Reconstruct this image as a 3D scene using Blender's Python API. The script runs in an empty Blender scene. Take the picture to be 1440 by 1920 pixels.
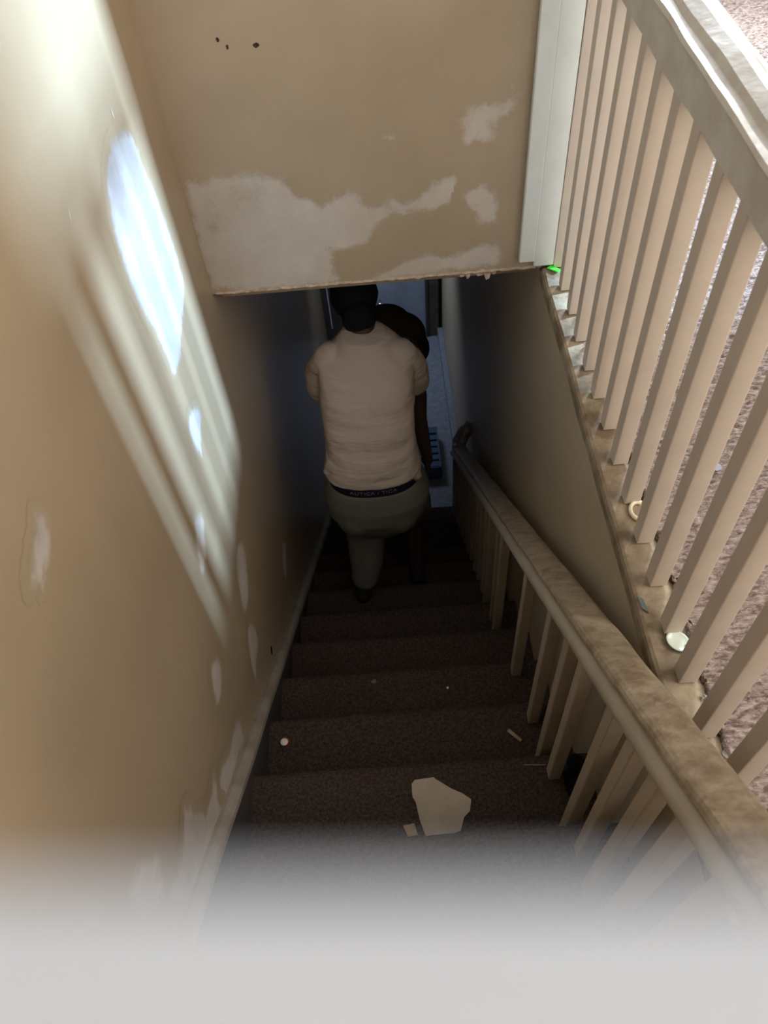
import bpy, bmesh, math, random
from mathutils import Vector, Matrix, noise
random.seed(7)
sc = bpy.context.scene
C = sc.collection

# ------------------------------------------------------------ camera, world, light, exposure
cam_d = bpy.data.cameras.new('camera'); cam = bpy.data.objects.new('camera', cam_d); C.objects.link(cam)
right = Vector((0.99673, -0.04943, -0.06397)); up = Vector((0.07803, 0.79495, 0.60163)); back = Vector((0.02112, -0.60466, 0.79621))
m = Matrix.Identity(4)
for i in range(3):
    m[i][0] = right[i]; m[i][1] = up[i]; m[i][2] = back[i]
cam.matrix_world = m
cam_d.sensor_fit = 'VERTICAL'; cam_d.sensor_height = 36.0; cam_d.lens = 1468 / 1920 * 36
cam_d.clip_start = 0.004; cam_d.clip_end = 60
cam_d.dof.use_dof = True; cam_d.dof.focus_distance = 2.1; cam_d.dof.aperture_fstop = 5.4
sc.camera = cam
sc.view_settings.view_transform = 'Standard'; sc.view_settings.look = 'None'
sc.view_settings.gamma = 1.0; sc.view_settings.use_curve_mapping = False
sc.view_settings.exposure = 0.0

w = bpy.data.worlds.new('world'); sc.world = w; w.use_nodes = True
w.node_tree.nodes['Background'].inputs[0].default_value = (0.62, 0.74, 1.0, 1)
w.node_tree.nodes['Background'].inputs[1].default_value = 0.35

def area(name, loc, target, sx, sy, power, col, spread=180):
    d = bpy.data.lights.new(name, 'AREA'); d.shape = 'RECTANGLE'; d.size = sx; d.size_y = sy
    d.energy = power; d.color = col; d.spread = math.radians(spread)
    o = bpy.data.objects.new(name, d); C.objects.link(o); o.location = loc
    o.rotation_euler = (Vector(target) - Vector(loc)).to_track_quat('-Z', 'Y').to_euler()
    return o
# broad daylight of the upper rooms behind and above the camera
area('daylight_behind', (1.15, -1.5, 0.25), (0.1, 0.9, -1.2), 1.1, 0.9, 36, (1.0, 0.92, 0.81))
area('fill_left_wall', (1.88, 0.5, -0.15), (-0.53, 0.8, -1.7), 1.5, 1.0, 34, (1.0, 0.94, 0.85))  # unseen fill lamp added to brighten the lower left wall
area('daylight_overhead', (0.6, -0.2, 1.0), (0.3, 0.0, -1.0), 2.0, 1.8, 17, (1.0, 0.95, 0.90))
# window in the far wall of the upper room
area('daylight_window', (1.55, 3.86, -0.15), (1.4, 3.0, -1.5), 0.9, 1.1, 150, (0.84, 0.92, 1.0))
# unseen cool lamp added to light the lower hall floor and right wall
area('fill_lower_hall', (-0.50, 4.95, -2.9), (0.30, 5.15, -4.6), 0.5, 0.8, 9, (0.62, 0.76, 1.0), 120)
# tall narrow window of the next room, its strip of light falls on the left wall
area('daylight_slit', (4.0, 2.70, -0.10), (-0.53, 1.62, -1.0), 0.40, 0.7, 160, (0.47, 0.71, 1.0), 70)

# ------------------------------------------------------------ helpers
def tag(o, label=None, cat=None, group=None, kind=None):
    if label: o['label'] = label
    if cat: o['category'] = cat
    if group: o['group'] = group
    if kind: o['kind'] = kind
    return o
def link(name, me, mat, parent=None, smooth=False):
    o = bpy.data.objects.new(name, me); C.objects.link(o)
    for x in (mat if isinstance(mat, (list, tuple)) else [mat]): me.materials.append(x)
    if parent:
        o.parent = parent
        o.location = -Vector(parent.location)      # parts are modelled in world coordinates
    if smooth:
        for p in me.polygons: p.use_smooth = True
    return o
def mesh(name, vs, fs, mat, parent=None, smooth=False, idx=None):
    me = bpy.data.meshes.new(name); me.from_pydata([tuple(v) for v in vs], [], fs); me.update()
    o = link(name, me, mat, parent, smooth)
    if idx:
        for p, k in zip(me.polygons, idx): p.material_index = k
    return o
def bmobj(name, bm, mat, parent=None, smooth=False):
    bmesh.ops.recalc_face_normals(bm, faces=bm.faces)
    me = bpy.data.meshes.new(name); bm.to_mesh(me); bm.free()
    return link(name, me, mat, parent, smooth)
def empty(name, loc):
    o = bpy.data.objects.new(name, None); C.objects.link(o); o.location = loc; o.empty_display_size = .05
    return o
def add_box(bm, lo, hi, bev=0.0):
    n0 = set(bm.verts)
    vs = [bm.verts.new((x, y, z)) for x in (lo[0], hi[0]) for y in (lo[1], hi[1]) for z in (lo[2], hi[2])]
    for f in ((0,1,3,2),(4,6,7,5),(0,4,5,1),(2,3,7,6),(0,2,6,4),(1,5,7,3)):
        bm.faces.new([vs[i] for i in f])
    if bev:
        es = [e for e in bm.edges if e.verts[0] in vs and e.verts[1] in vs]
        bmesh.ops.bevel(bm, geom=es, offset=bev, segments=2, affect='EDGES', profile=.6)
    return vs
def box(name, lo, hi, mat, parent=None, bev=0.0):
    bm = bmesh.new(); add_box(bm, lo, hi, bev); return bmobj(name, bm, mat, parent)
def sweep(name, prof, path, mat, parent=None, closed_ends=True, smooth=False, jit=0.0):
    """prof: (x, z) points swept along path of (dx, y, z, scale-x-shear) stations; x of the profile stays world x"""
    n = len(prof); vs = []; fs = []
    for st in path:
        for (px, pz) in prof:
            j = noise.noise(Vector((px*30, st[1]*9, pz*30)))*jit if jit else 0
            vs.append((px + st[0] + j, st[1], st[2] + pz + j))
    for k in range(len(path)-1):
        for i in range(n):
            a = k*n+i; b = k*n+(i+1) % n
            fs.append((a, b, b+n, a+n))
    if closed_ends:
        fs.append(tuple(range(n-1, -1, -1))); fs.append(tuple((len(path)-1)*n+i for i in range(n)))
    return mesh(name, vs, fs, mat, parent, smooth)

# ------------------------------------------------------------ materials
def mat(name, col, rough=0.6, spec=0.5, noise_amt=0.0, nscale=4.0, col2=None, bump=0.0, bscale=60.0, metal=0.0, bdist=.002, coat=0.0, stretch=None):
    mt = bpy.data.materials.new(name); mt.use_nodes = True; nt = mt.node_tree; b = nt.nodes['Principled BSDF']
    b.inputs['Base Color'].default_value = (*col, 1); b.inputs['Roughness'].default_value = rough
    b.inputs['Specular IOR Level'].default_value = spec; b.inputs['Metallic'].default_value = metal
    b.inputs['Coat Weight'].default_value = coat
    tc = nt.nodes.new('ShaderNodeTexCoord'); src = tc.outputs['Object']
    if stretch:
        mp = nt.nodes.new('ShaderNodeMapping'); mp.inputs['Scale'].default_value = stretch
        nt.links.new(src, mp.inputs['Vector']); src = mp.outputs['Vector']
    if noise_amt:
        n = nt.nodes.new('ShaderNodeTexNoise'); n.inputs['Scale'].default_value = nscale; n.inputs['Detail'].default_value = 6
        n.inputs['Roughness'].default_value = .65
        nt.links.new(src, n.inputs['Vector'])
        r = nt.nodes.new('ShaderNodeValToRGB'); nt.links.new(n.outputs['Fac'], r.inputs['Fac'])
        c2 = col2 or tuple(c*(1-noise_amt) for c in col)
        r.color_ramp.elements[0].position = .38; r.color_ramp.elements[1].position = .62
        r.color_ramp.elements[0].color = (*c2, 1); r.color_ramp.elements[1].color = (*col, 1)
        nt.links.new(r.outputs['Color'], b.inputs['Base Color'])
    if bump:
        n2 = nt.nodes.new('ShaderNodeTexNoise'); n2.inputs['Scale'].default_value = bscale; n2.inputs['Detail'].default_value = 4
        nt.links.new(src, n2.inputs['Vector'])
        bp = nt.nodes.new('ShaderNodeBump'); bp.inputs['Strength'].default_value = bump; bp.inputs['Distance'].default_value = bdist
        nt.links.new(n2.outputs['Fac'], bp.inputs['Height']); nt.links.new(bp.outputs['Normal'], b.inputs['Normal'])
    return mt
TAN = (0.42, 0.325, 0.215)
M = {}
M['wall'] = mat('tan_wall_paint', TAN, .32, .45, .10, 2.2, (0.385, 0.297, 0.195), .25, 14, bdist=.004)
M['header'] = mat('tan_header_paint', (.415, .325, .225), .5, .4, .12, 3.0, (.38, .295, .20), .2, 20)
M['plaster'] = mat('filler_plaster', (.56, .50, .45), .75, .3, .5, 7.0, (.49, .42, .355), .5, 22)
M['plaster_w'] = mat('white_filler', (.62, .62, .64), .6, .3, .3, 9.0, (.54, .53, .54), .5, 18)
M['rwall'] = mat('stairwell_wall_paint', (.46, .37, .255), .45, .4, .12, 3.0, (.42, .335, .225), .2, 14)
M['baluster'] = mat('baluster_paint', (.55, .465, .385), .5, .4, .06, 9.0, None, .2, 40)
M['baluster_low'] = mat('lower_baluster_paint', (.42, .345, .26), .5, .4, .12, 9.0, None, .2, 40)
M['post'] = mat('white_gloss_post', (.74, .76, .72), .35, .5, .06, 12.0, None, .15, 30)
M['rail_up'] = mat('rail_paint', (.56, .53, .48), .45, .5, .2, 14.0, (.46, .42, .37), .5, 22, bdist=.004)
M['cap'] = mat('worn_cap_paint', (.41, .335, .24), .42, .5, .6, 24.0, (.25, .185, .12), .8, 90, bdist=.003)
M['subrail'] = mat('subrail_paint', (.40, .345, .265), .5, .4, .12, 9.0, None, .2, 30)
M['string'] = mat('stringer_paint', (.40, .36, .30), .5, .4, .35, 8.0, (.28, .24, .19), .3, 30)
M['sill'] = mat('dirty_sill_paint', (.36, .29, .20), .5, .4, .6, 11.0, (.17, .12, .075), .6, 40, bdist=.004)
M['stair_carpet'] = mat('brown_stair_carpet', (.088, .066, .057), .95, .1, .3, 120.0, (.045, .030, .025), 1.0, 190, bdist=.006)
M['pile'] = mat('brown_pile_carpet', (.35, .275, .24), .95, .1, .6, 70.0, (.12, .083, .07), 1.0, 200, bdist=.006, stretch=(.6, 1.5, 1))
M['low_floor'] = mat('blue_grey_vinyl', (.25, .27, .31), .5, .4, .3, 40.0, None, .5, 90)
M['door'] = mat('blue_grey_door', (.36, .40, .50), .55, .4, .2, 6.0)
M['jamb'] = mat('brown_jamb', (.12, .095, .075), .6, .3, .4, 12.0)
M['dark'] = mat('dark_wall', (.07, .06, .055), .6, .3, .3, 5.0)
M['ceiling'] = mat('ceiling_paint', (.80, .80, .80), .8, .2)
M['white'] = mat('white_paint', (.66, .73, .84), .45, .4, .03, 5.0)
M['skin'] = mat('dark_skin', (.05, .03, .022), .5, .4)
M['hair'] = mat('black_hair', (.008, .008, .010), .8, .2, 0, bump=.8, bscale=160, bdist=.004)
M['shirt'] = mat('cream_shirt', (.60, .50, .43), .9, .1, .06, 5.0, None, 1.0, 4, bdist=.03, stretch=(.6, 1.6, 3.6))
M['shorts'] = mat('grey_olive_shorts', (.17, .17, .148), .9, .1, .1, 4.0, None, .7, 9, bdist=.012)
M['band'] = mat('navy_waistband', (.012, .012, .03), .7, .2, bump=.4, bscale=300)
M['letter'] = mat('grey_lettering', (.24, .22, .25), .7, .2)
M['shoe'] = mat('black_shoe', (.012, .012, .014), .6, .4)
M['bundle'] = mat('dark_brown_cloth', (.05, .032, .025), .8, .2, .4, 9.0, None, .5, 30)
M['blue'] = mat('blue_plastic', (.035, .09, .17), .4, .5)
M['chrome'] = mat('chrome', (.8, .8, .82), .2, .5, metal=1.0)
M['metal_end'] = mat('chipped_glossy_paint', (.30, .29, .28), .25, .6, .3, 20, coat=.5)
M['paper'] = mat('torn_cardboard', (.52, .45, .36), .85, .2, .15, 12.0, None, .4, 40)
M['wood'] = mat('raw_wood', (.45, .33, .22), .8, .2, .3, 30.0)
M['red'] = mat('red_plastic', (.35, .04, .02), .4, .5)
M['capwhite'] = mat('white_plastic', (.85, .82, .80), .4, .5)
M['green'] = mat('bright_green', (.08, .75, .06), .5, .4)
M['teal'] = mat('grey_green_chip', (.12, .15, .13), .5, .4)
M['shell'] = mat('pale_ceramic', (.62, .70, .62), .2, .6)
M['ring'] = mat('cream_plastic', (.80, .70, .52), .4, .5)
M['coin'] = mat('dull_metal', (.22, .22, .23), .4, .5, metal=.6)
M['black'] = mat('black_hole', (.004, .004, .004), .9, .1)
M['debris'] = mat('dust_debris', (.07, .05, .035), .95, .1, .6, 60)
M['fuzz'] = mat('pale_lint', (.60, .56, .50), .95, .1, .4, 60, bump=1, bscale=150, bdist=.005)
M['bead'] = mat('torn_plaster_rim', (.55, .44, .36), .8, .2, .4, 40, (.36, .26, .19), .8, 70, bdist=.005)

def patch_mat(name, paint, plaster, plaster2, rough):
    """filler on paint: the filler thins out to the bare paint towards its own ragged edge"""
    mt = bpy.data.materials.new(name); mt.use_nodes = True; nt = mt.node_tree; b = nt.nodes['Principled BSDF']; N = nt.nodes; L = nt.links
    tc = N.new('ShaderNodeTexCoord'); at = N.new('ShaderNodeAttribute'); at.attribute_name = 'depth'; th = N.new('ShaderNodeAttribute'); th.attribute_name = 'thin'
    def noise_(s, d, vec, rg=.6):
        n = N.new('ShaderNodeTexNoise'); n.inputs['Scale'].default_value = s; n.inputs['Detail'].default_value = d; n.inputs['Roughness'].default_value = rg
        L.new(vec, n.inputs['Vector']); return n.outputs['Fac']
    def math_(op, a, b_):
        m_ = N.new('ShaderNodeMath'); m_.operation = op
        for i, v in enumerate((a, b_)):
            if isinstance(v, (int, float)): m_.inputs[i].default_value = v
            else: L.new(v, m_.inputs[i])
        return m_.outputs[0]
    O = tc.outputs['Object']
    n1 = noise_(38, 6, O, .7); n2 = noise_(9, 5, O, .6)
    e = math_('ADD', math_('MULTIPLY', at.outputs['Fac'], 55.0), math_('MULTIPLY', math_('SUBTRACT', n1, .5), 3.2))
    e = math_('ADD', e, math_('MULTIPLY', math_('MULTIPLY', math_('SUBTRACT', n2, .52), 9.0), th.outputs['Fac']))
    mr = N.new('ShaderNodeMapRange'); mr.interpolation_type = 'SMOOTHSTEP'; mr.inputs['From Min'].default_value = -.15; mr.inputs['From Max'].default_value = 1.3; L.new(e, mr.inputs['Value'])
    pr_ = N.new('ShaderNodeTexNoise'); pr_.inputs['Scale'].default_value = 3.0 if paint[1] != TAN2 else 2.2; pr_.inputs['Detail'].default_value = 6; pr_.inputs['Roughness'].default_value = .65; L.new(O, pr_.inputs['Vector'])
    r1 = N.new('ShaderNodeValToRGB'); L.new(pr_.outputs['Fac'], r1.inputs['Fac']); r1.color_ramp.elements[0].position = .38; r1.color_ramp.elements[1].position = .62
    r1.color_ramp.elements[0].color = (*paint[1], 1); r1.color_ramp.elements[1].color = (*paint[0], 1)
    r2 = N.new('ShaderNodeValToRGB'); L.new(noise_(7, 6, O, .7), r2.inputs['Fac']); r2.color_ramp.elements[0].position = .36; r2.color_ramp.elements[1].position = .64
    r2.color_ramp.elements[0].color = (*plaster2, 1); r2.color_ramp.elements[1].color = (*plaster, 1)
    mx = N.new('ShaderNodeMix'); mx.data_type = 'RGBA'; L.new(mr.outputs[0], mx.inputs['Factor']); L.new(r1.outputs[0], mx.inputs[6]); L.new(r2.outputs[0], mx.inputs[7]); L.new(mx.outputs[2], b.inputs['Base Color'])
    mf = N.new('ShaderNodeMix'); mf.data_type = 'FLOAT'; L.new(mr.outputs[0], mf.inputs['Factor']); mf.inputs[2].default_value = rough; mf.inputs[3].default_value = .75; L.new(mf.outputs[0], b.inputs['Roughness'])
    hgt = math_('ADD', math_('MULTIPLY', mr.outputs[0], .6), math_('MULTIPLY', noise_(25, 5, O, .7), math_('MULTIPLY', mr.outputs[0], .5)))
    bp = N.new('ShaderNodeBump'); bp.inputs['Strength'].default_value = .55; bp.inputs['Distance'].default_value = .003; L.new(hgt, bp.inputs['Height']); L.new(bp.outputs[0], b.inputs['Normal'])
    b.inputs['Specular IOR Level'].default_value = .4
    return mt
TAN2 = (0.385, 0.297, 0.195)
M['hpatch'] = patch_mat('header_filler', ((.415, .325, .225), (.38, .295, .20)), (.56, .50, .44), (.485, .425, .36), .5)
M['lpatch'] = patch_mat('left_wall_filler', (TAN, TAN2), (.54, .48, .43), (.45, .39, .34), .32)
M['lpatch_w'] = patch_mat('left_wall_white_filler', (TAN, TAN2), (.50, .485, .50), (.41, .395, .40), .32)

Z0, Y0, R, G = 2.08, 0.545, 0.213, 0.257         # stair: nosing k at y = Y0 + k G, z = -(Z0 + k R)
UF = -1.5; LF = -(Z0 + 12*R)
def ny(k): return Y0 + k*G
def nz(k): return -(Z0 + k*R)
LX, RX, HY = -0.53, 0.494, 2.04

# ------------------------------------------------------------ structure
HP = {
  'a' : [(-0.531, -1.14), (-0.498, -1.127), (-0.446, -1.125), (-0.398, -1.106), (-0.334, -1.115), (-0.264, -1.131), (-0.227, -1.16), (-0.214, -1.186), (-0.17, -1.198), (-0.156, -1.237), (-0.139, -1.212), (-0.095, -1.193), (-0.058, -1.197), (-0.023, -1.233), (0.015, -1.231), (0.046, -1.213), (0.083, -1.226), (0.144, -1.195), (0.196, -1.184), (0.225, -1.171), (0.233, -1.211), (0.219, -1.25), (0.188, -1.281), (0.126, -1.292), (0.049, -1.302), (0.008, -1.324), (-0.034, -1.364), (-0.083, -1.383), (-0.115, -1.38), (-0.135, -1.391), (-0.14, -1.457), (-0.164, -1.499), (-0.527, -1.494), (-0.538, -1.436), (-0.529, -1.307), (-0.53, -1.221)] ,
  'b' : [(0.245, -1.215), (0.293, -1.209), (0.339, -1.229), (0.361, -1.28), (0.359, -1.323), (0.329, -1.346), (0.289, -1.325), (0.25, -1.295), (0.237, -1.252)] ,
  'c' : [(-0.028, -1.495), (-0.001, -1.466), (0.074, -1.44), (0.115, -1.425), (0.139, -1.405), (0.22, -1.426), (0.276, -1.407), (0.355, -1.402), (0.356, -1.481), (0.22, -1.489), (0.03, -1.497)] ,
  'd' : [(0.237, -0.984), (0.271, -0.973), (0.34, -0.973), (0.358, -0.935), (0.377, -0.93), (0.392, -0.977), (0.381, -1.024), (0.344, -1.048), (0.317, -1.074), (0.303, -1.083), (0.274, -1.071), (0.253, -1.079), (0.245, -1.047), (0.234, -1.025)] ,
  'e' : [(0.027, -1.05), (0.04, -1.044), (0.055, -1.05), (0.057, -1.058), (0.042, -1.061), (0.029, -1.057)] ,
  'f' : [(-0.339, -0.888), (-0.328, -0.886), (-0.323, -0.899), (-0.336, -0.911), (-0.343, -0.898)] ,
}
LP = {
  'a' : [(1.684, -0.799), (1.754, -0.845), (1.763, -0.925), (1.786, -1.006), (1.8, -1.1), (1.803, -1.169), (1.782, -1.262), (1.685, -1.301), (1.606, -1.313), (1.525, -1.327), (1.46, -1.3), (1.449, -1.245), (1.442, -1.184), (1.433, -1.143), (1.414, -1.093), (1.41, -1.053), (1.4, -1.005), (1.399, -0.955), (1.417, -0.899), (1.426, -0.86), (1.455, -0.835), (1.473, -0.805), (1.528, -0.787), (1.593, -0.781)] ,
  'b' : [(1.544, -1.484), (1.56, -1.531), (1.497, -1.565), (1.435, -1.577), (1.405, -1.496), (1.425, -1.45), (1.484, -1.446)] ,
  'c' : [(1.243, -1.577), (1.294, -1.652), (1.247, -1.687), (1.173, -1.727), (1.122, -1.7), (1.15, -1.636), (1.196, -1.595)] ,
  'd' : [(1.5, -2.058), (1.495, -2.147), (1.39, -2.235), (1.293, -2.185), (1.334, -2.083), (1.404, -2.026)] ,
  'e' : [(1.323, -2.293), (1.332, -2.394), (1.281, -2.419), (1.211, -2.403), (1.153, -2.439), (1.176, -2.332), (1.226, -2.26), (1.275, -2.239)] ,
  'f' : [(0.988, -1.885), (1.004, -1.948), (0.951, -1.986), (0.876, -1.958), (0.894, -1.891), (0.941, -1.848)] ,
  'g' : [(0.714, -0.876), (0.731, -0.91), (0.689, -0.944), (0.638, -0.949), (0.614, -0.921), (0.61, -0.899), (0.66, -0.888), (0.694, -0.878)] ,
  'h' : [(0.938, -2.2), (0.932, -2.26), (0.909, -2.294), (0.82, -2.219), (0.735, -2.167), (0.686, -2.124), (0.682, -2.042), (0.743, -2.036), (0.816, -2.112), (0.881, -2.137)] ,
  'i' : [(0.698, -1.959), (0.686, -2.015), (0.655, -2.052), (0.677, -2.127), (0.609, -2.08), (0.517, -2.035), (0.402, -2.027), (0.341, -1.696), (0.451, -1.757), (0.545, -1.739), (0.573, -1.788), (0.58, -1.86), (0.62, -1.937)] ,
  'j' : [(0.423, -1.566), (0.421, -1.63), (0.339, -1.68), (0.302, -1.479), (0.361, -1.479)] ,
  'k' : [(2.036, -2.819), (2.029, -2.884), (1.847, -2.914), (1.889, -2.825), (1.956, -2.777)] ,
  'l' : [(2.107, -1.296), (2.184, -1.338), (2.175, -1.366), (2.117, -1.315)] ,
}
def S(o): o['kind'] = 'structure'; return o
def blotch(pts, amp, seed, n=5):
    """closed outline refined and roughened"""
    out = []; N = len(pts)
    for i in range(N):
        a = Vector((*pts[i], 0)); b = Vector((*pts[(i+1) % N], 0)); p0 = Vector((*pts[i-1], 0)); p3 = Vector((*pts[(i+2) % N], 0))
        for k in range(n):
            t = k/n
            v = .5*((2*a)+(-p0+b)*t+(2*p0-5*a+4*b-p3)*t*t+(-p0+3*a-3*b+p3)*t**3)
            j = noise.noise(Vector((v.x*45, v.y*45, seed)))*amp
            j2 = noise.noise(Vector((v.x*45, v.y*45, seed+50)))*amp
            out.append((v.x+j, v.y+j2))
    return out
def wall_with_patches(name, outline, axis, val, face, thick, patches, pmat, flat=(), thin={}, lim=(-9, 9, -9)):
    """slab whose visible face lies at axis=val; thin raised filler patches share its mesh (surface pattern)"""
    bm = bmesh.new()
    def P(u, v, d):
        return (u, val + d, v) if axis == 'y' else (val + d, u, v)
    f = [bm.verts.new(P(u, v, 0)) for u, v in outline]; b = [bm.verts.new(P(u, v, -face*thick)) for u, v in outline]
    bm.faces.new(f); bm.faces.new(b[::-1])
    for i in range(len(f)):
        j = (i+1) % len(f); bm.faces.new((f[i], b[i], b[j], f[j]))
    ld = bm.verts.layers.float.new('depth'); lt = bm.verts.layers.float.new('thin')
    for pn, (key, pts) in enumerate(patches.items()):
        mi = pmat.get(key, 1)
        if key in flat:
            o = blotch(pts, .0008, ord(key))
            vs = [bm.verts.new(P(u, v, face*.0006)) for u, v in o]; bm.faces.new(vs).material_index = mi; continue
        o = blotch(pts, .005, ord(key), 4)
        u0 = min(p[0] for p in o)-.03; u1 = max(p[0] for p in o)+.03; v0 = min(p[1] for p in o)-.03; v1 = max(p[1] for p in o)+.03
        u0 = max(u0, lim[0]); u1 = min(u1, lim[1]); v0 = max(v0, lim[2])
        cs = .007 if (u1-u0)*(v1-v0) > .02 else .004
        nu = int((u1-u0)/cs)+1; nv = int((v1-v0)/cs)+1; g = {}
        segs = list(zip(o, o[1:]+o[:1]))
        for i in range(nu+1):
            for j in range(nv+1):
                u = u0+(u1-u0)*i/nu; v = v0+(v1-v0)*j/nv; ins = False; dm2 = 9.0
                for (ax, ay), (bx, by) in segs:
                    if (ay > v) != (by > v) and u < (bx-ax)*(v-ay)/(by-ay)+ax: ins = not ins
                    dx, dy = bx-ax, by-ay; q = dx*dx+dy*dy or 1e-9; t_ = ((u-ax)*dx+(v-ay)*dy)/q; t_ = 0 if t_ < 0 else 1 if t_ > 1 else t_
                    ex, ey = ax+t_*dx-u, ay+t_*dy-v; q = ex*ex+ey*ey
                    if q < dm2: dm2 = q
                d_ = math.sqrt(dm2); d_ = d_ if ins else -d_
                if d_ > -.026:
                    w_ = bm.verts.new(P(u, v, face*(.0003+.00006*pn))); w_[ld] = min(d_, .03) - (.0 if ins else 0); w_[lt] = thin.get(key, .12); g[i, j] = w_
        for i in range(nu):
            for j in range(nv):
                c4 = [g.get(k_) for k_ in ((i, j), (i+1, j), (i+1, j+1), (i, j+1))]
                if all(c4): bm.faces.new(c4).material_index = mi
    bmesh.ops.triangulate(bm, faces=[x for x in bm.faces if len(x.verts) > 4])
    return bm

# left wall
LW = {k: v for k, v in LP.items()}
def scr(a, b, w_=.0016): return [a, ((a[0]+b[0])/2+w_, (a[1]+b[1])/2), b, ((a[0]+b[0])/2-w_, (a[1]+b[1])/2)]
LW['A'] = scr((2.027, -1.476), (1.956, -1.621)); LW['B'] = scr((2.109, -1.57), (2.127, -1.721)); LW['C'] = scr((2.293, -1.711), (2.339, -1.88))
LW['D'] = scr((1.973, -1.229), (1.959, -1.454), .0012); LW['E'] = scr((1.661, -.743), (1.663, -.771), .004)
LW['F'] = [(1.82, -1.462), (1.826, -1.466), (1.821, -1.471), (1.815, -1.467)]; LW['G'] = scr((1.256, -.725), (1.247, -.745), .003)
LW['m'] = [(1.400, -2.635), (1.418, -2.655), (1.398, -2.675), (1.384, -2.66)]
bm = wall_with_patches('wall_left', [(-1.6, LF), (5.6, LF), (5.6, 1.05), (-1.6, 1.05)], 'x', LX, 1, .1, LW, {'a': 2, 'b': 2, 'm': 3, 'A': 4, 'B': 4, 'C': 4, 'D': 4, 'E': 4, 'F': 4, 'G': 4}, 'mABCDEFG', {'g': .35, 'k': .6, 'l': 1.0, 'i': .3, 'j': .4, 'b': .4})
S(bmobj('wall_left', bm, [M['wall'], M['lpatch'], M['lpatch_w'], M['black'], M['plaster']]))
# header wall with ragged lower edge
edge = []
x = 0.492
while x > LX:
    j = noise.noise(Vector((x*40, 0, 3)))*.006 + noise.noise(Vector((x*110, 0, 9)))*.004
    if x < .03: j *= .35
    edge.append((x, UF + j)); x -= .006
edge.append((LX, UF))
outl = edge + [(LX, 1.05), (.492, 1.05)]
HPc = dict(HP)
HPc['x'] = [(-.350, -.779), (-.345, -.777), (-.342, -.784), (-.348, -.787)]
HPc['y'] = [(-.330, -.797), (-.325, -.795), (-.324, -.803), (-.329, -.805)]
HPc['z'] = [(-.266, -.800), (-.256, -.796), (-.250, -.802), (-.260, -.808)]
bm = wall_with_patches('wall_header', outl, 'y', HY, -1, .12, HPc, {'x': 2, 'y': 2, 'z': 2}, 'xyz', {'d': .75, 'b': .8, 'f': 1.0, 'a': .45, 'c': .35}, (LX+.001, .415, UF+.004))
S(bmobj('wall_header', bm, [M['header'], M['hpatch'], M['debris']]))
# torn bead and hanging flakes along the header's lower edge
bm = bmesh.new()
prev = None
x = LX + .01; ring = []
while x < .475:
    r = .006 + .004*noise.noise(Vector((x*60, 1, 1)))
    if x > .0: r += .004*abs(noise.noise(Vector((x*50, 5, 1))))
    z = UF + .001 + noise.noise(Vector((x*40, 0, 3)))*.004
    ring.append([bm.verts.new((x, HY + .002 + r*1.1*math.cos(a), z + r*math.sin(a))) for a in [k*math.pi/3 for k in range(6)]])
    x += .007
for a, b in zip(ring, ring[1:]):
    for i in range(6): bm.faces.new((a[i], a[(i+1) % 6], b[(i+1) % 6], b[i]))
bm.faces.new(ring[0]); bm.faces.new(ring[-1][::-1])
for (fx, w_, h_) in ((.245, .012, .012), (.265, .010, .020), (.30, .018, .014), (.325, .014, .030), (.345, .01, .012)):
    vs = [bm.verts.new((fx-w_, HY+.0, UF+.002)), bm.verts.new((fx+w_, HY+.0, UF+.002)), bm.verts.new((fx+w_*.5, HY-.004, UF-h_*.8)), bm.verts.new((fx-w_*.2, HY-.003, UF-h_))]
    vb = [bm.verts.new((v.co.x, v.co.y+.004, v.co.z)) for v in vs]
    bm.faces.new(vs); bm.faces.new(vb[::-1])
    for i in range(4): bm.faces.new((vs[i], vb[i], vb[(i+1) % 4], vs[(i+1) % 4]))
S(bmobj('trim_1', bm, M['bead']))
# lower right wall beside the stair (top flush with the upper floor)
def sd(y, z): return [(y-.035, z+.0), (y-.01, z+.05), (y+.02, z+.06), (y+.04, z+.0), (y+.03, z-.08), (y-.02, z-.09)]
bm = wall_with_patches('wall_right', [(-1.6, LF), (5.6, LF), (5.6, UF-.03), (-1.6, UF-.03)], 'x', RX, -1, .086,
    {'a': [(1.712, -2.09), (1.72, -2.092), (1.718, -2.10), (1.71, -2.098)], 'b': [(1.198, -1.842), (1.209, -1.843), (1.206, -1.850), (1.199, -1.849)], 'c': [(2.252, -2.155), (2.26, -2.157), (2.256, -2.163)]}, {}, 'abc')
S(bmobj('wall_right', bm, [M['rwall'], M['plaster']]))
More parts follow.
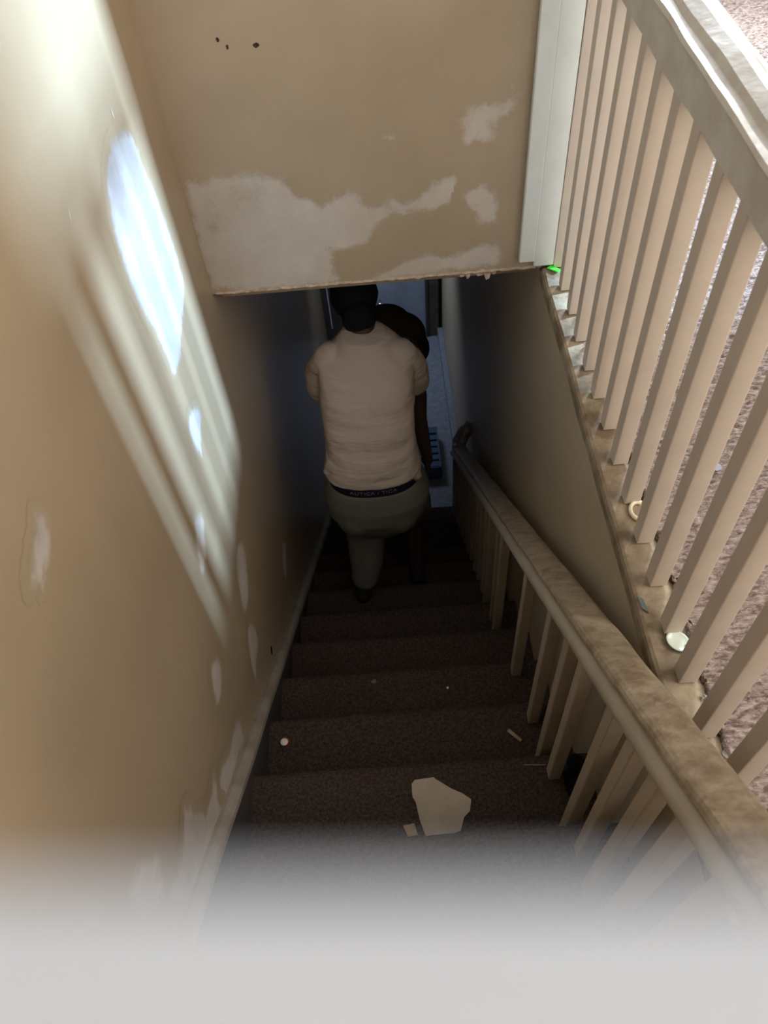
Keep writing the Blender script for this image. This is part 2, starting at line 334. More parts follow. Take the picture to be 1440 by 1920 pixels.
# end wall at the bottom with door
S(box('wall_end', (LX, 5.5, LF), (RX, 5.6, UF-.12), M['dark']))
S(box('ceiling_lower', (LX, HY+.118, UF-.10), (RX, 5.6, UF+.02), M['wall']))
S(box('floor_lower', (LX-.1, ny(11), LF-.1), (RX+.09, 5.6, LF), M['low_floor']))
d = S(box('door_1', (-.10, 5.45, LF+.01), (.352, 5.495, LF+2.02), M['door'], bev=.004))
bm = bmesh.new(); add_box(bm, (.352, 5.43, LF), (.372, 5.498, LF+2.05)); o = bmobj('door_stop', bm, M['dark'], d)
box('door_frame', (.372, 5.44, LF), (.462, 5.498, LF+2.08), M['jamb'], d, .004)
bm = bmesh.new()
for (a, b, r) in (((-.034, 5.45, -4.215), (-.034, 5.40, -4.215), .012), ((-.034, 5.40, -4.215), (-.034, 5.38, -4.215), .028)):
    v = bmesh.ops.create_cone(bm, segments=20, radius1=r, radius2=r*.8, depth=(Vector(a)-Vector(b)).length, cap_ends=True)['verts']
    bmesh.ops.rotate(bm, verts=v, matrix=Matrix.Rotation(math.pi/2, 3, 'X')); bmesh.ops.translate(bm, verts=v, vec=(Vector(a)+Vector(b))/2)
bmobj('door_knob', bm, M['chrome'], d, True)
S(box('light_gap_strip', (-.478, 5.485, -4.50), (-.470, 5.5, -2.0), M['white']))  # white strip painted in place of light leaking at a door edge
S(box('baseboard_right', (RX-.045, ny(11)+.02, LF), (RX, 5.44, LF+.09), M['low_floor'], bev=.004))
# upper floor slabs (carpeted landing behind camera, room to the right)
S(box('floor_landing', (LX, -1.6, UF-.25), (RX, ny(-3), UF), M['stair_carpet']))
bm = bmesh.new(); add_box(bm, (RX+.088, -1.6, UF-.25), (4.2, 4.0, UF-.02)); add_box(bm, (RX, HY+.02, UF-.03), (RX+.088, 5.6, UF)); S(bmobj('floor_upper', bm, M['sill']))
# carpet of the upper room: real pile relief
bm = bmesh.new(); x0, x1, y0_, y1_ = .575, 1.9, -.3, 3.9
nx, nyy = 250, 800; grid = []
for j in range(nyy+1):
    row = []
    for i in range(nx+1):
        X = x0+(x1-x0)*i/nx; Y = y0_+(y1_-y0_)*j/nyy
        wv = noise.noise(Vector((X*30, Y*30, 6)))*.9; h = noise.noise(Vector((X*60+wv, Y*120+wv, 0)))*.0075 + noise.noise(Vector((X*120, Y*150, 4)))*.003 + noise.noise(Vector((X*6, Y*6, 8)))*.003
        e = noise.noise(Vector((X*5, Y*38, 2)))*.008 if i == 0 else 0
        row.append(bm.verts.new((X+e, Y, UF+.012+h if i else UF-.01)))
    grid.append(row)
for j in range(nyy):
    for i in range(nx):
        bm.faces.new((grid[j][i], grid[j][i+1], grid[j+1][i+1], grid[j+1][i]))
o = bmobj('pile_carpet', bm, M['pile'], smooth=True)
tag(o, 'greyish brown deep pile carpet on the upper floor behind the balusters', 'carpet')
# sill the guard stands on, with rounded nose over the stairwell
prof = [(.490, -.045), (.489, -.012), (.493, -.002), (.500, .002), (.57, .000), (.585, 0.0), (.585, -.045)]
path = [(noise.noise(Vector((0, y*4, 1)))*.003, y, UF + noise.noise(Vector((3, y*7, 1)))*.0015) for y in [(-1.6 + i*.03) for i in range(int((HY+.0+1.6)/.03)+1)]]
S(sweep('trim_3', prof, path, M['sill'], jit=.002))
# walls and ceiling of the upper rooms, outside the frame
S(box('wall_back', (LX, -1.7, UF), (4.2, -1.6, 1.05), M['wall']))
S(box('ceiling', (LX-.1, -1.7, 1.05), (4.2, 4.1, 1.15), M['ceiling']))
bm = bmesh.new()
add_box(bm, (1.92, -1.6, UF), (2.0, -.25, 1.05)); add_box(bm, (1.92, 1.25, UF), (2.0, 2.03, 1.05)); add_box(bm, (1.92, -.25, UF), (2.0, 1.25, -.65)); add_box(bm, (1.92, -.25, .35), (2.0, 1.25, 1.05))
S(bmobj('light_blocker_wall', bm, M['wall']))  # unseen wall added to bound the daylight strip and hold the made-up window
bm = bmesh.new()
for lo, hi in (((1.89, -.29, -.69), (2.0, -.25, .39)), ((1.89, 1.25, -.69), (2.0, 1.29, .39)), ((1.89, -.29, -.69), (2.0, 1.29, -.65)), ((1.89, -.29, .35), (2.0, 1.29, .39)), ((1.94, .48, -.65), (1.98, .52, .35))): add_box(bm, lo, hi)
S(bmobj('fill_lamp_frame', bm, M['white']))  # made-up window frame around the added fill lamp
bm = bmesh.new()
add_box(bm, (RX+.13, 3.9, UF), (1.1, 4.0, 1.05)); add_box(bm, (2.0, 3.9, UF), (4.2, 4.0, 1.05))
add_box(bm, (1.1, 3.9, UF), (2.0, 4.0, -.85)); add_box(bm, (1.1, 3.9, .4), (2.0, 4.0, 1.05))
S(bmobj('wall_far', bm, M['wall']))
bm = bmesh.new()
for lo, hi in (((1.08, 3.88, -.88), (1.13, 4.0, .43)), ((1.97, 3.88, -.88), (2.02, 4.0, .43)), ((1.08, 3.88, -.88), (2.02, 4.0, -.83)), ((1.08, 3.88, .38), (2.02, 4.0, .43)), ((1.1, 3.93, -.24), (2.0, 3.97, -.20))): add_box(bm, lo, hi)
S(bmobj('window_1', bm, M['white']))
bm = bmesh.new()
add_box(bm, (4.1, -1.6, UF), (4.2, 2.55, 1.05)); add_box(bm, (4.1, 2.77, UF), (4.2, 4.0, 1.05)); add_box(bm, (4.1, 2.55, UF), (4.2, 2.77, -.5)); add_box(bm, (4.1, 2.55, .8), (4.2, 2.77, 1.05))
S(bmobj('wall_side', bm, M['wall']))
# header side post: casing strip and square post, white gloss
bm = bmesh.new(); add_box(bm, (.418, HY-.022, UF+.035), (.464, HY, 1.05), .004); add_box(bm, (.464, HY-.014, UF+.012), (.526, HY+.014, 1.05), .004); S(bmobj('trim_4', bm, M['post']))
t = empty('newel_post', (.52, HY+.06, UF)); tag(t, 'white gloss half newel post beside the header wall at the far end of the guard', 'post')
box('shaft', (.494, HY+.022, UF+.002), (.60, HY+.11, 1.04), M['post'], t, .005)
box('base_block', (.494, HY+.020, UF+.001), (.606, HY+.116, UF+.05), M['post'], t, .004)

# ------------------------------------------------------------ the stair: each step its own thing
for k in range(-3, 12):
    front = ny(k); z = nz(k) if k > -3 else UF
    backy = ny(k-1) - .0
    drop = (nz(k+1) if k > -3 else nz(-2)) 
    bm = bmesh.new()
    if k == -3:
        continue
    nn = 40; rows = []
    pts = [(backy-.016, 0), (backy+.02, .0), (front-.10, .0), (front-.03, .001), (front-.012, -.001), (front, -.010), (front+.003, -.022), (front-.004, -.034), (front-.016, -.040), (front-.018, drop - z + .001)]
    for i in range(nn+1):
        X = -.505 + (RX - .002+.505)*i/nn
        w1 = noise.noise(Vector((X*6, k*3.1, 0)))*.003
        rows.append([bm.verts.new((X, py + w1, z + pz + (noise.noise(Vector((X*9, py*30, k)))*.0025 if pz > -.05 else 0))) for py, pz in pts] +
                    [bm.verts.new((X, backy-.016, z-.05))])
    L = len(rows[0])
    for a, b in zip(rows, rows[1:]):
        for i in range(L-1): bm.faces.new((a[i], a[i+1], b[i+1], b[i]))
        bm.faces.new((a[L-1], a[0], b[0], b[L-1])); 
    bm.faces.new(rows[0]); bm.faces.new(rows[-1][::-1])
    bmesh.ops.triangulate(bm, faces=[f for f in bm.faces if len(f.verts) > 4])
    o = bmobj('stair_step', bm, M['stair_carpet'], smooth=False)
    hints = {-2: 'hidden behind the blurred white block', -1: 'just under the blurred white block', 0: 'nearest visible, fading into white blur below the cardboard',
             1: 'carrying the torn piece of cardboard', 2: 'carrying the white and red bottle cap', 3: 'with two tiny scraps, next below the bottle cap step',
             4: 'second one down the flight from the bottle cap step', 5: 'the one just nearer than the left foot of the person', 6: 'under the left foot of the person',
             7: 'under the right foot of the person', 8: 'in deep shade, first one beyond the feet of the person', 9: 'third from the bottom, bluish at its right end', 10: 'second from the bottom, bluish at its right end', 11: 'lowest of the flight, next to the blue grey floor'}
    tag(o, 'dark brown carpeted stair step ' + hints[k], 'stair step', 'carpeted steps of the staircase')
# sloping skirt board on the left wall
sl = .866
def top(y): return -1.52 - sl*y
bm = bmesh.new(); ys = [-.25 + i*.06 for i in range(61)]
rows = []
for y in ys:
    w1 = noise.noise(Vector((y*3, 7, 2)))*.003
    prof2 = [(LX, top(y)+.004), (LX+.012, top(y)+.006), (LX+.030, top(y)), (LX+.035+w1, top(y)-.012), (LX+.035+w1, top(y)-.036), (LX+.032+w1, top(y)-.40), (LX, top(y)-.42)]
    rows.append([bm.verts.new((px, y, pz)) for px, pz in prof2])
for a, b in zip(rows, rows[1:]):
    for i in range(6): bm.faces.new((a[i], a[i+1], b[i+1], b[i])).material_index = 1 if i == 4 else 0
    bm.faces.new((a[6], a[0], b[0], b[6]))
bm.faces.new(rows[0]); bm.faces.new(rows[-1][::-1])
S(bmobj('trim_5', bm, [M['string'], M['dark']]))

# ------------------------------------------------------------ upper guard: rail + balusters
ug = empty('upper_guard_rail', (.55, .2, UF)); tag(ug, 'grey painted guard with worn white-edged top rail and square balusters along upper floor edge', 'railing')
prof = [(.512, -.082), (.512, -.018), (.505, -.012), (.503, -.004), (.508, .001), (.520, .000), (.526, -.006), (.534, -.005), (.542, .004), (.565, .010), (.585, .008), (.594, 0.0), (.598, -.006), (.607, -.008), (.611, -.016), (.606, -.030), (.600, -.082)]
ys = [-.85 + i*.02 for i in range(int((HY-.03+.85)/.02)+1)]
path = [(noise.noise(Vector((0, y*3, 5)))*.0015, y, -.567) for y in ys]
sweep('top_rail', prof, path, M['rail_up'], ug, smooth=False, jit=.0025)
bm = bmesh.new(); add_box(bm, (.5275, -.018, -1.495), (.5645, .018, -.645), .0025)
bmesh.ops.recalc_face_normals(bm, faces=bm.faces)
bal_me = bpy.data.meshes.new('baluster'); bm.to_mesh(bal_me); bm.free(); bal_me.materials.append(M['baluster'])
for j in range(-10, 13):
    y = .645 + .1148*j + .019
    o = bpy.data.objects.new('baluster', bal_me); C.objects.link(o); o.parent = ug
    o.location = Vector((random.uniform(-.001, .001), y, 0)) - Vector(ug.location)
    o.rotation_euler = (0, random.uniform(-.002, .002), random.uniform(-.01, .01))

# ------------------------------------------------------------ stair handrail with balusters
hr = empty('stair_handrail', (.41, 1.5, nz(4))); tag(hr, 'worn brown stair handrail with wide flat cap and round moulding, on square balusters', 'handrail')
def cz(y): return -.821 - .882*y
ys = [-.24 + i*.02 for i in range(int((3.36+.24)/.02)+1)]
capp = [(.3665, -.010), (.371, -.002), (.379, .001), (.40, .002), (.425, .002), (.438, .000), (.446, -.007), (.447, -.020), (.443, -.028), (.371, -.028), (.367, -.022)]
sweep('cap', capp, [(0, y, cz(y)) for y in ys], M['cap'], hr, jit=.003)
subp = [(.369+.021*math.cos(a), -.054+.027*math.sin(a)) for a in [i*math.pi/8 for i in range(16)]]
sweep('round_moulding', subp, [(0, y, cz(y)) for y in ys], M['subrail'], hr, smooth=True)
box_bm = bmesh.new()
sweep('fillet', [(.380, -.060), (.380, -.026), (.43, -.026), (.43, -.060)], [(0, y, cz(y)) for y in ys[::4]+[ys[-1]]], M['subrail'], hr)
# return of the cap into the wall at its lower end
bm = bmesh.new()
zr = cz(3.36) - .012
path3 = [Vector((.406, 3.30, cz(3.30)-.012)), Vector((.406, 3.37, cz(3.37)-.014)), Vector((.418, 3.415, -3.80)), Vector((.452, 3.44, -3.745)), Vector((.4935, 3.455, -3.70))]
pts = []
for i, c_ in enumerate(path3):
    dirv = (path3[min(i+1, 4)]-path3[max(i-1, 0)]).normalized(); side = dirv.cross(Vector((0, 0, 1))).normalized(); upv = side.cross(dirv)
    wdt = (.042, .044, .045, .040, .036)[i]
    pts.append([bm.verts.new(c_ + side*wdt*math.copysign(abs(math.cos(a))**.7, math.cos(a)) + upv*(.020, .022, .040, .042, .036)[i]*math.copysign(abs(math.sin(a))**.7, math.sin(a))) for a in [i2*math.pi/8 for i2 in range(16)]])
for a, b in zip(pts, pts[1:]):
    for i in range(16): bm.faces.new((a[i], a[(i+1) % 16], b[(i+1) % 16], b[i]))
bm.faces.new(pts[0]); bm.faces.new(pts[-1][::-1])
bmobj('rail_return', bm, M['metal_end'], hr, True)
def stepz(y):
    k = math.ceil((y - Y0)/G - 1e-6); return nz(min(k, 12))
bys = [-.14, -.02, .10, .20, .30, .39, .48, .575, .745, .85, 1.0, 1.27, 1.66, 1.74, 1.93, 2.02, 2.15, 2.28, 2.41, 2.54, 2.67, 2.80, 2.93, 3.06, 3.19, 3.31]
for y in bys:
    bm = bmesh.new(); zb = stepz(y+.017) - .0; zt = cz(y) - .05
    vs = add_box(bm, (.3645, y-.0175, zb), (.3995, y+.0175, zt), 0)
    for v in vs:
        if v.co.z > zt-.001: v.co.z = cz(v.co.y) - .05
    bmesh.ops.bevel(bm, geom=list(bm.edges), offset=.0025, segments=1, affect='EDGES')
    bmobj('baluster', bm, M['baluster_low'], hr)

# ------------------------------------------------------------ made-up block standing in for an unidentified pale blur under the lens
t = empty('near_blur_block', (-.002, -.045, nz(-2))); tag(t, 'white block standing in for an unidentified pale blur, close under the lens', 'post')
# the block is turned a few degrees on its axis
ang = math.radians(-3.5)
def turned(name, hx, y0_, y1_, z0_, z1_, mt):
    bm = bmesh.new(); add_box(bm, (-hx, y0_, z0_), (hx, y1_, z1_), .0015)
    bmesh.ops.rotate(bm, verts=bm.verts, matrix=Matrix.Rotation(ang, 3, 'Z'))
    bmesh.ops.translate(bm, verts=bm.verts, vec=(-.0015, .0061, 0))
    return bmobj(name, bm, mt, t)
turned('blur_block_top', .06, -.10, 0.0, -.052, -.0285, M['white'])
turned('blur_block_shaft', .045, -.092, -.010, nz(-2), -.052, M['white'])
# ------------------------------------------------------------ person
def ell(bm, c, r, rot=None, seg=24):
    v = bmesh.ops.create_uvsphere(bm, u_segments=seg, v_segments=seg//2, radius=1)['verts']
    bmesh.ops.scale(bm, verts=v, vec=r)
    if rot is not None: bmesh.ops.rotate(bm, verts=v, matrix=rot)
    bmesh.ops.translate(bm, verts=v, vec=c)
def cap_(bm, a, b, ra, rb, seg=16):
    a = Vector(a); b = Vector(b); d = b-a; L = d.length; q = d.to_track_quat('Z', 'Y').to_matrix()
    rings = []
    K = 5
    prof = [(-ra*math.cos(t), ra*math.sin(t)) for t in [math.pi/2*i/K for i in range(1, K+1)]]
    prof = [(-ra*math.cos(math.pi/2*i/K), ra*math.sin(math.pi/2*i/K)) for i in range(1, K+1)] + [(L + rb*math.sin(math.pi/2*i/K), rb*math.cos(math.pi/2*i/K)) for i in range(0, K)]
    for z, r in prof:
        rings.append([bm.verts.new(a + q @ Vector((r*math.cos(2*math.pi*k/seg), r*math.sin(2*math.pi*k/seg), z))) for k in range(seg)])
    p0 = bm.verts.new(a + q @ Vector((0, 0, -ra))); p1 = bm.verts.new(a + q @ Vector((0, 0, L+rb)))
    for u, v in zip(rings, rings[1:]):
        for i in range(seg): bm.faces.new((u[i], u[(i+1) % seg], v[(i+1) % seg], v[i]))
    for i in range(seg):
        bm.faces.new((p0, rings[0][(i+1) % seg], rings[0][i])); bm.faces.new((p1, rings[-1][i], rings[-1][(i+1) % seg]))
def chain(bm, pts):
    for (a, ra), (b, rb) in zip(pts, pts[1:]): cap_(bm, a, b, ra, rb)
def loft(bm, rings, seg=40, power=2.4):
    """rings: (xc, yc, z, a, b)"""
    rr = []
    for xc, yc, z, a, b in rings:
        ring = []
        for k in range(seg):
            t = 2*math.pi*k/seg; c, s = math.cos(t), math.sin(t)
            ring.append(bm.verts.new((xc + a*math.copysign(abs(c)**(2/power), c), yc + b*math.copysign(abs(s)**(2/power), s), z)))
        rr.append(ring)
    for u, v in zip(rr, rr[1:]):
        for i in range(seg): bm.faces.new((u[i], u[(i+1) % seg], v[(i+1) % seg], v[i]))
    bm.faces.new(rr[0][::-1]); bm.faces.new(rr[-1])
def fuse(o, voxel, smooth=3):
    r = o.modifiers.new('fuse', 'REMESH'); r.mode = 'VOXEL'; r.voxel_size = voxel; r.use_smooth_shade = True
    s = o.modifiers.new('soften', 'SMOOTH'); s.factor = .5; s.iterations = smooth
    return o
def hand(bm, wrist, d, palm_n, side):
    """palm along d, five unequal bent fingers and a side thumb; palm_n is the palm normal"""
    d = Vector(d).normalized(); n = Vector(palm_n); n = (n - d*n.dot(d)).normalized(); s = d.cross(n).normalized()*side
    w = Vector(wrist)
    cap_(bm, w, w+d*.03, .023, .026)
    for k in (-1, -.33, .33, 1): cap_(bm, w+d*.03+s*k*.012, w+d*.085+s*k*.028, .015, .0115, 10)
    for k, ln in ((-1, .062), (-.33, .074), (.33, .080), (1, .070)):
        b0 = w+d*.085+s*k*.028; b1 = b0+(d*.85+n*.35).normalized()*ln*.45; b2 = b1+(d*.45+n*.9).normalized()*ln*.32; b3 = b2+(d*.05+n).normalized()*ln*.25
        chain(bm, [(b0, .0098), (b1, .0090), (b2, .0082), (b3, .0072)])
    t0 = w+d*.03+s*.022; t1 = t0+(s*.9+d*.6+n*.3).normalized()*.035; t2 = t1+(d*.8+n*.6+s*.2).normalized()*.032
    chain(bm, [(t0, .014), (t1, .0115), (t2, .0095)])

HEEL = Vector((-.215, 1.985, nz(6)))
pr = empty('person', (-.12, 2.15, nz(7))); tag(pr, 'person in cream T-shirt and grey shorts seen from behind, walking down the stairs', 'person')
bm = bmesh.new()
# trunk, neck, head
loft(bm, [(-.10, 2.16, -2.78, .10, .09), (-.10, 2.15, -2.70, .165, .12), (-.10, 2.15, -2.58, .172, .12), (-.10, 2.18, -2.42, .155, .105), (-.10, 2.27, -2.25, .165, .10), (-.095, 2.36, -2.14, .155, .080), (-.09, 2.41, -2.08, .10, .060), (-.09, 2.44, -2.04, .055, .050)])
chain(bm, [((-.09, 2.44, -2.08), .055), ((-.105, 2.50, -1.98), .058)])
Rh = Matrix.Rotation(math.radians(38), 3, 'X')
HC = Vector((-.118, 2.575, -1.965))
ell(bm, HC, (.077, .097, .098), Rh.transposed())
def hp(x, y, z): return HC + Rh.transposed() @ Vector((x, y, z))
chain(bm, [(hp(0, .03, -.05), .058), (hp(0, .062, -.098), .030)])               # jaw, chin
chain(bm, [(hp(0, .09, .012), .010), (hp(0, .112, -.024), .014)])               # nose
chain(bm, [(hp(-.022, .086, -.055), .010), (hp(.022, .086, -.055), .010)])      # lips
for s in (-1, 1):
    ell(bm, hp(.078*s, .0, -.01), (.012, .022, .032), Rh.transposed(), 12)
    chain(bm, [(hp(.018*s, .088, .022), .010), (hp(.045*s, .078, .024), .009)])
# arms
chain(bm, [((-.24, 2.40, -2.10), .055), ((-.275, 2.44, -2.33), .044), ((-.268, 2.52, -2.44), .038), ((-.17, 2.72, -2.50), .026)])
hand(bm, (-.165, 2.73, -2.50), (.75, .55, .02), (.1, .15, 1), -1)
chain(bm, [((.065, 2.39, -2.10), .055), ((.108, 2.40, -2.36), .043), ((.108, 2.37, -2.46), .038), ((.135, 2.32, -2.64), .026)])
hand(bm, (.137, 2.315, -2.65), (.05, -.15, -1), (-1, .1, 0), 1)
# legs
chain(bm, [((-.175, 2.15, -2.66), .088), ((-.165, 2.17, -2.78), .078), ((-.172, 2.13, -3.0), .058), ((-.182, 2.075, -3.12), .057), ((-.20, 2.04, -3.25), .042), ((-.213, 2.035, -3.315), .036)])
chain(bm, [((-.02, 2.17, -2.66), .088), ((.02, 2.26, -2.80), .076), ((.06, 2.38, -3.02), .058), ((.066, 2.35, -3.15), .056), ((.066, 2.26, -3.42), .040), ((.066, 2.24, -3.50), .036)])
chain(bm, [((-.213, 2.03, nz(6)+.045), .034), ((-.205, 2.17, nz(6)+.03), .026)])
chain(bm, [((.066, 2.235, nz(7)+.045), .034), ((.075, 2.37, nz(7)+.03), .026)])
body = fuse(bmobj('body', bm, M['skin'], pr, True), .0055, 2)

bm = bmesh.new()
sh = [(-.102, 2.15, -2.495, .205, .146), (-.102, 2.155, -2.47, .200, .143), (-.100, 2.165, -2.43, .192, .138), (-.100, 2.20, -2.36, .186, .133), (-.100, 2.25, -2.27, .188, .128), (-.096, 2.31, -2.18, .192, .124), (-.093, 2.36, -2.10, .190, .112), (-.092, 2.385, -2.08, .168, .112), (-.090, 2.41, -2.05, .125, .100), (-.090, 2.43, -2.02, .085, .080)]
loft(bm, sh)
chain(bm, [((-.235, 2.385, -2.105), .070), ((-.275, 2.40, -2.19), .072), ((-.288, 2.41, -2.27), .066)])
chain(bm, [((.050, 2.375, -2.105), .070), ((.085, 2.39, -2.19), .072), ((.098, 2.40, -2.27), .066)])
cap_(bm, (.050, 2.10, -2.47), (.078, 2.085, -2.515), .035, .022)       # hem hanging lower at the right
cap_(bm, (-.26, 2.12, -2.44), (-.285, 2.11, -2.465), .035, .022)
shirt = fuse(bmobj('t_shirt', bm, M['shirt'], pr, True), .006, 3)
tx = bpy.data.textures.new('folds', 'CLOUDS'); tx.noise_scale = .09
dm = shirt.modifiers.new('folds', 'DISPLACE'); dm.texture = tx; dm.strength = .012; dm.mid_level = .5; dm.texture_coords = 'LOCAL'

bm = bmesh.new()
loft(bm, [(-.10, 2.16, -2.90, .12, .11), (-.10, 2.155, -2.82, .175, .145), (-.10, 2.145, -2.72, .225, .168), (-.095, 2.145, -2.64, .230, .165), (-.098, 2.15, -2.575, .212, .152), (-.10, 2.152, -2.548, .199, .145)])
ell(bm, (-.19, 2.09, -2.73), (.10, .11, .12)); ell(bm, (-.01, 2.09, -2.73), (.10, .11, .12))
chain(bm, [((-.185, 2.14, -2.74), .118), ((-.165, 2.15, -2.90), .098), ((-.170, 2.13, -3.00), .090), ((-.180, 2.09, -3.13), .080), ((-.196, 2.06, -3.22), .066)])
chain(bm, [((.0, 2.16, -2.74), .125), ((.035, 2.24, -2.88), .112), ((.055, 2.32, -3.02), .098)])
shorts = fuse(bmobj('shorts', bm, M['shorts'], pr, True), .007, 4)

bm = bmesh.new()
loft(bm, [(-.10, 2.155, -2.560, .192, .141), (-.10, 2.156, -2.54, .193, .142), (-.10, 2.157, -2.49, .192, .141)])
wb = bmobj('waistband', bm, M['band'], pr, True); wb['label'] = 'dark navy elastic waistband'
cu = bpy.data.curves.new('lettering', 'FONT'); cu.body = 'AUTICA / TICA'; cu.size = .027; cu.align_x = 'CENTER'; cu.align_y = 'CENTER'; cu.extrude = .0008; cu.space_character = 1.1; cu.resolution_u = 3
to = bpy.data.objects.new('tmp', cu); C.objects.link(to)
me = bpy.data.meshes.new_from_object(to.evaluated_get(bpy.context.evaluated_depsgraph_get())); bpy.data.objects.remove(to)
a_, b_ = .192, .141; pw = 2.4
for v in me.vertices:
    X = v.co.x - .0; u = min(max(abs(X)/a_, 0), .98)
    yb = b_*(1-u**pw)**(1/pw)
    v.co = Vector((-.105 + X, 2.156 - yb - .0012 - v.co.z, -2.522 + v.co.y))
link('lettering', me, M['letter'], wb).location = (0, 0, 0)

bm = bmesh.new()
ell(bm, hp(0, -.014, .014), (.096, .108, .104), Rh.transposed(), 32)
ell(bm, (-.105, 2.475, -1.985), (.068, .058, .075), None, 24)
hair = bmobj('hair', bm, M['hair'], pr, True)
tx2 = bpy.data.textures.new('hairnoise', 'CLOUDS'); tx2.noise_scale = .02
dm = hair.modifiers.new('curl', 'DISPLACE'); dm.texture = tx2; dm.strength = .01; dm.texture_coords = 'LOCAL'
for (c, dv, z) in (((-.213, 2.02), (.008, .17), nz(6)), ((.066, 2.225), (.010, .17), nz(7))):
    bm = bmesh.new(); 
    cap_(bm, (c[0], c[1], z+.045), (c[0]+dv[0], c[1]+dv[1], z+.034), .043, .038)
    cap_(bm, (c[0], c[1]+.01, z+.06), (c[0], c[1]+.03, z+.085), .042, .042)
    for v in bm.verts: v.co.z = max(v.co.z, z+.002)
    fuse(bmobj('shoe', bm, M['shoe'], pr, True), .006, 2)

# dark brown bundle the person carries in front
bm = bmesh.new()
ell(bm, (.0, 2.86, -2.35), (.12, .09, .10), None, 32); ell(bm, (.06, 2.86, -2.42), (.125, .10, .12)); ell(bm, (.10, 2.86, -2.50), (.10, .09, .10)); add_box(bm, (-.10, 2.80, -2.55), (.17, 2.92, -2.40), .02)
o = fuse(bmobj('cloth_bundle', bm, M['bundle'], None, True), .008, 6)
tag(o, 'dark brown rounded bundle held in front of the person, right of the head', 'bundle')

# ------------------------------------------------------------ things at the bottom
cr = empty('plastic_crate', (.2, 4.1, LF)); tag(cr, 'blue slatted plastic crate on the lower floor at the foot of the stairs', 'crate')
bm = bmesh.new(); x0, x1, a0, a1, hh = -.02, .335, 3.80, 4.22, .13
for lo, hi in (((x0, a0, LF), (x1, a1, LF+.012)), ((x0, a0, LF), (x0+.012, a1, LF+hh)), ((x1-.012, a0, LF), (x1, a1, LF+hh)), ((x0, a0, LF), (x1, a0+.012, LF+hh)), ((x0, a1-.012, LF), (x1, a1, LF+hh))): add_box(bm, lo, hi, .002)
bmobj('crate_body', bm, M['blue'], cr)
bm = bmesh.new()
for i in range(6): add_box(bm, (x0+.012, a0+.015+i*.068, LF+hh-.012), (x1-.012, a0+.063+i*.068, LF+hh+.002), .002)
bmobj('slatted_lid', bm, M['blue'], cr)
bm = bmesh.new()
for lo, hi in (((LX, 4.66, -3.34), (-.505, 4.70, -2.46)), ((LX, 5.20, -3.34), (-.505, 5.24, -2.46)), ((LX, 4.66, -3.34), (-.505, 5.24, -3.30)), ((LX, 4.66, -2.50), (-.505, 5.24, -2.46)), ((LX, 4.66, -2.92), (-.51, 5.24, -2.89))): add_box(bm, lo, hi)
S(bmobj('hall_lamp_frame', bm, M['white']))  # made-up window frame around the added lower hall lamp

# ------------------------------------------------------------ litter
def prism(name, pts, z, th, mt, warp=0.0, parent=None):
    """flat torn piece: outline in x,y with real thickness and a slight warp"""
    bm = bmesh.new(); n = len(pts)
    def zz(x, y): return z + .0015 + abs(noise.noise(Vector((x*14, y*14, 2))))*warp
    t_ = [bm.verts.new((x, y, zz(x, y)+th)) for x, y in pts]; b = [bm.verts.new((x, y, zz(x, y))) for x, y in pts]
    bm.faces.new(t_); bm.faces.new(b[::-1])
    for i in range(n): bm.faces.new((t_[i], b[i], b[(i+1) % n], t_[(i+1) % n]))
    bmesh.ops.triangulate(bm, faces=[f for f in bm.faces if len(f.verts) > 4])
    return bmobj(name, bm, mt, parent)
z = nz(1)
o = prism('torn_cardboard', [(-.030, .742), (-.020, .752), (.036, .757), (.040, .752), (.085, .720), (.112, .706), (.137, .687), (.130, .655), (.112, .640), (.098, .603), (.060, .594), (.000, .594), (-.014, .640), (-.022, .690), (-.030, .705)], z, .004, M['paper'], .006)
tag(o, 'pale torn piece of cardboard lying on a brown step near the bottom of the photo', 'cardboard')
o = prism('cardboard_scrap', [(-.062, .628), (-.030, .632), (-.022, .600), (-.050, .598)], z, .003, M['wood'], .002)
tag(o, 'small tan scrap beside the lower left corner of the torn cardboard', 'scrap')
bt = empty('bottle_cap', (-.441, .977, nz(2)+.001)); tag(bt, 'small round white bottle cap with red rim near the left skirt board', 'bottle cap')
bm = bmesh.new(); v = bmesh.ops.create_cone(bm, segments=28, radius1=.0165, radius2=.0145, depth=.012, cap_ends=True)['verts']; bmesh.ops.translate(bm, verts=v, vec=(-.441, .977, nz(2)+.008)); bmobj('rim', bm, M['red'], bt)
bm = bmesh.new(); ell(bm, (-.442, .975, nz(2)+.014), (.0125, .0125, .0035), None, 20); bmobj('disc', bm, M['capwhite'], bt, True)
def stick(name, a, b, w_, h_, mt, label, cat):
    a = Vector(a); b = Vector(b); d_ = (b-a).normalized(); s = d_.cross(Vector((0, 0, 1))).normalized()*w_/2; u = Vector((0, 0, h_))
    vs = [a-s, a+s, b+s*.7, b-s*.9]; vs = vs + [p+u for p in vs]
    o = mesh(name, vs, [(3,2,1,0),(4,5,6,7),(0,1,5,4),(1,2,6,5),(2,3,7,6),(3,0,4,7)], mt); tag(o, label, cat); return o
stick('wood_chip', (.295, .965, nz(2)+.002), (.332, .925, nz(2)+.002), .012, .005, M['wood'], 'small pale wood chip on a brown step right side near the balusters', 'wood chip')
stick('thin_splinter', (.300, .775, nz(1)+.003), (.362, .770, nz(1)+.003), .002, .002, M['wood'], 'thin pale splinter lying on a step edge between cardboard and balusters', 'splinter')
o = prism('grey_scrap', [(-.162, 1.272), (-.145, 1.280), (-.138, 1.270), (-.150, 1.262)], nz(3), .002, M['teal']); tag(o, 'tiny grey scrap near the middle of a step above the bottle cap', 'scrap')
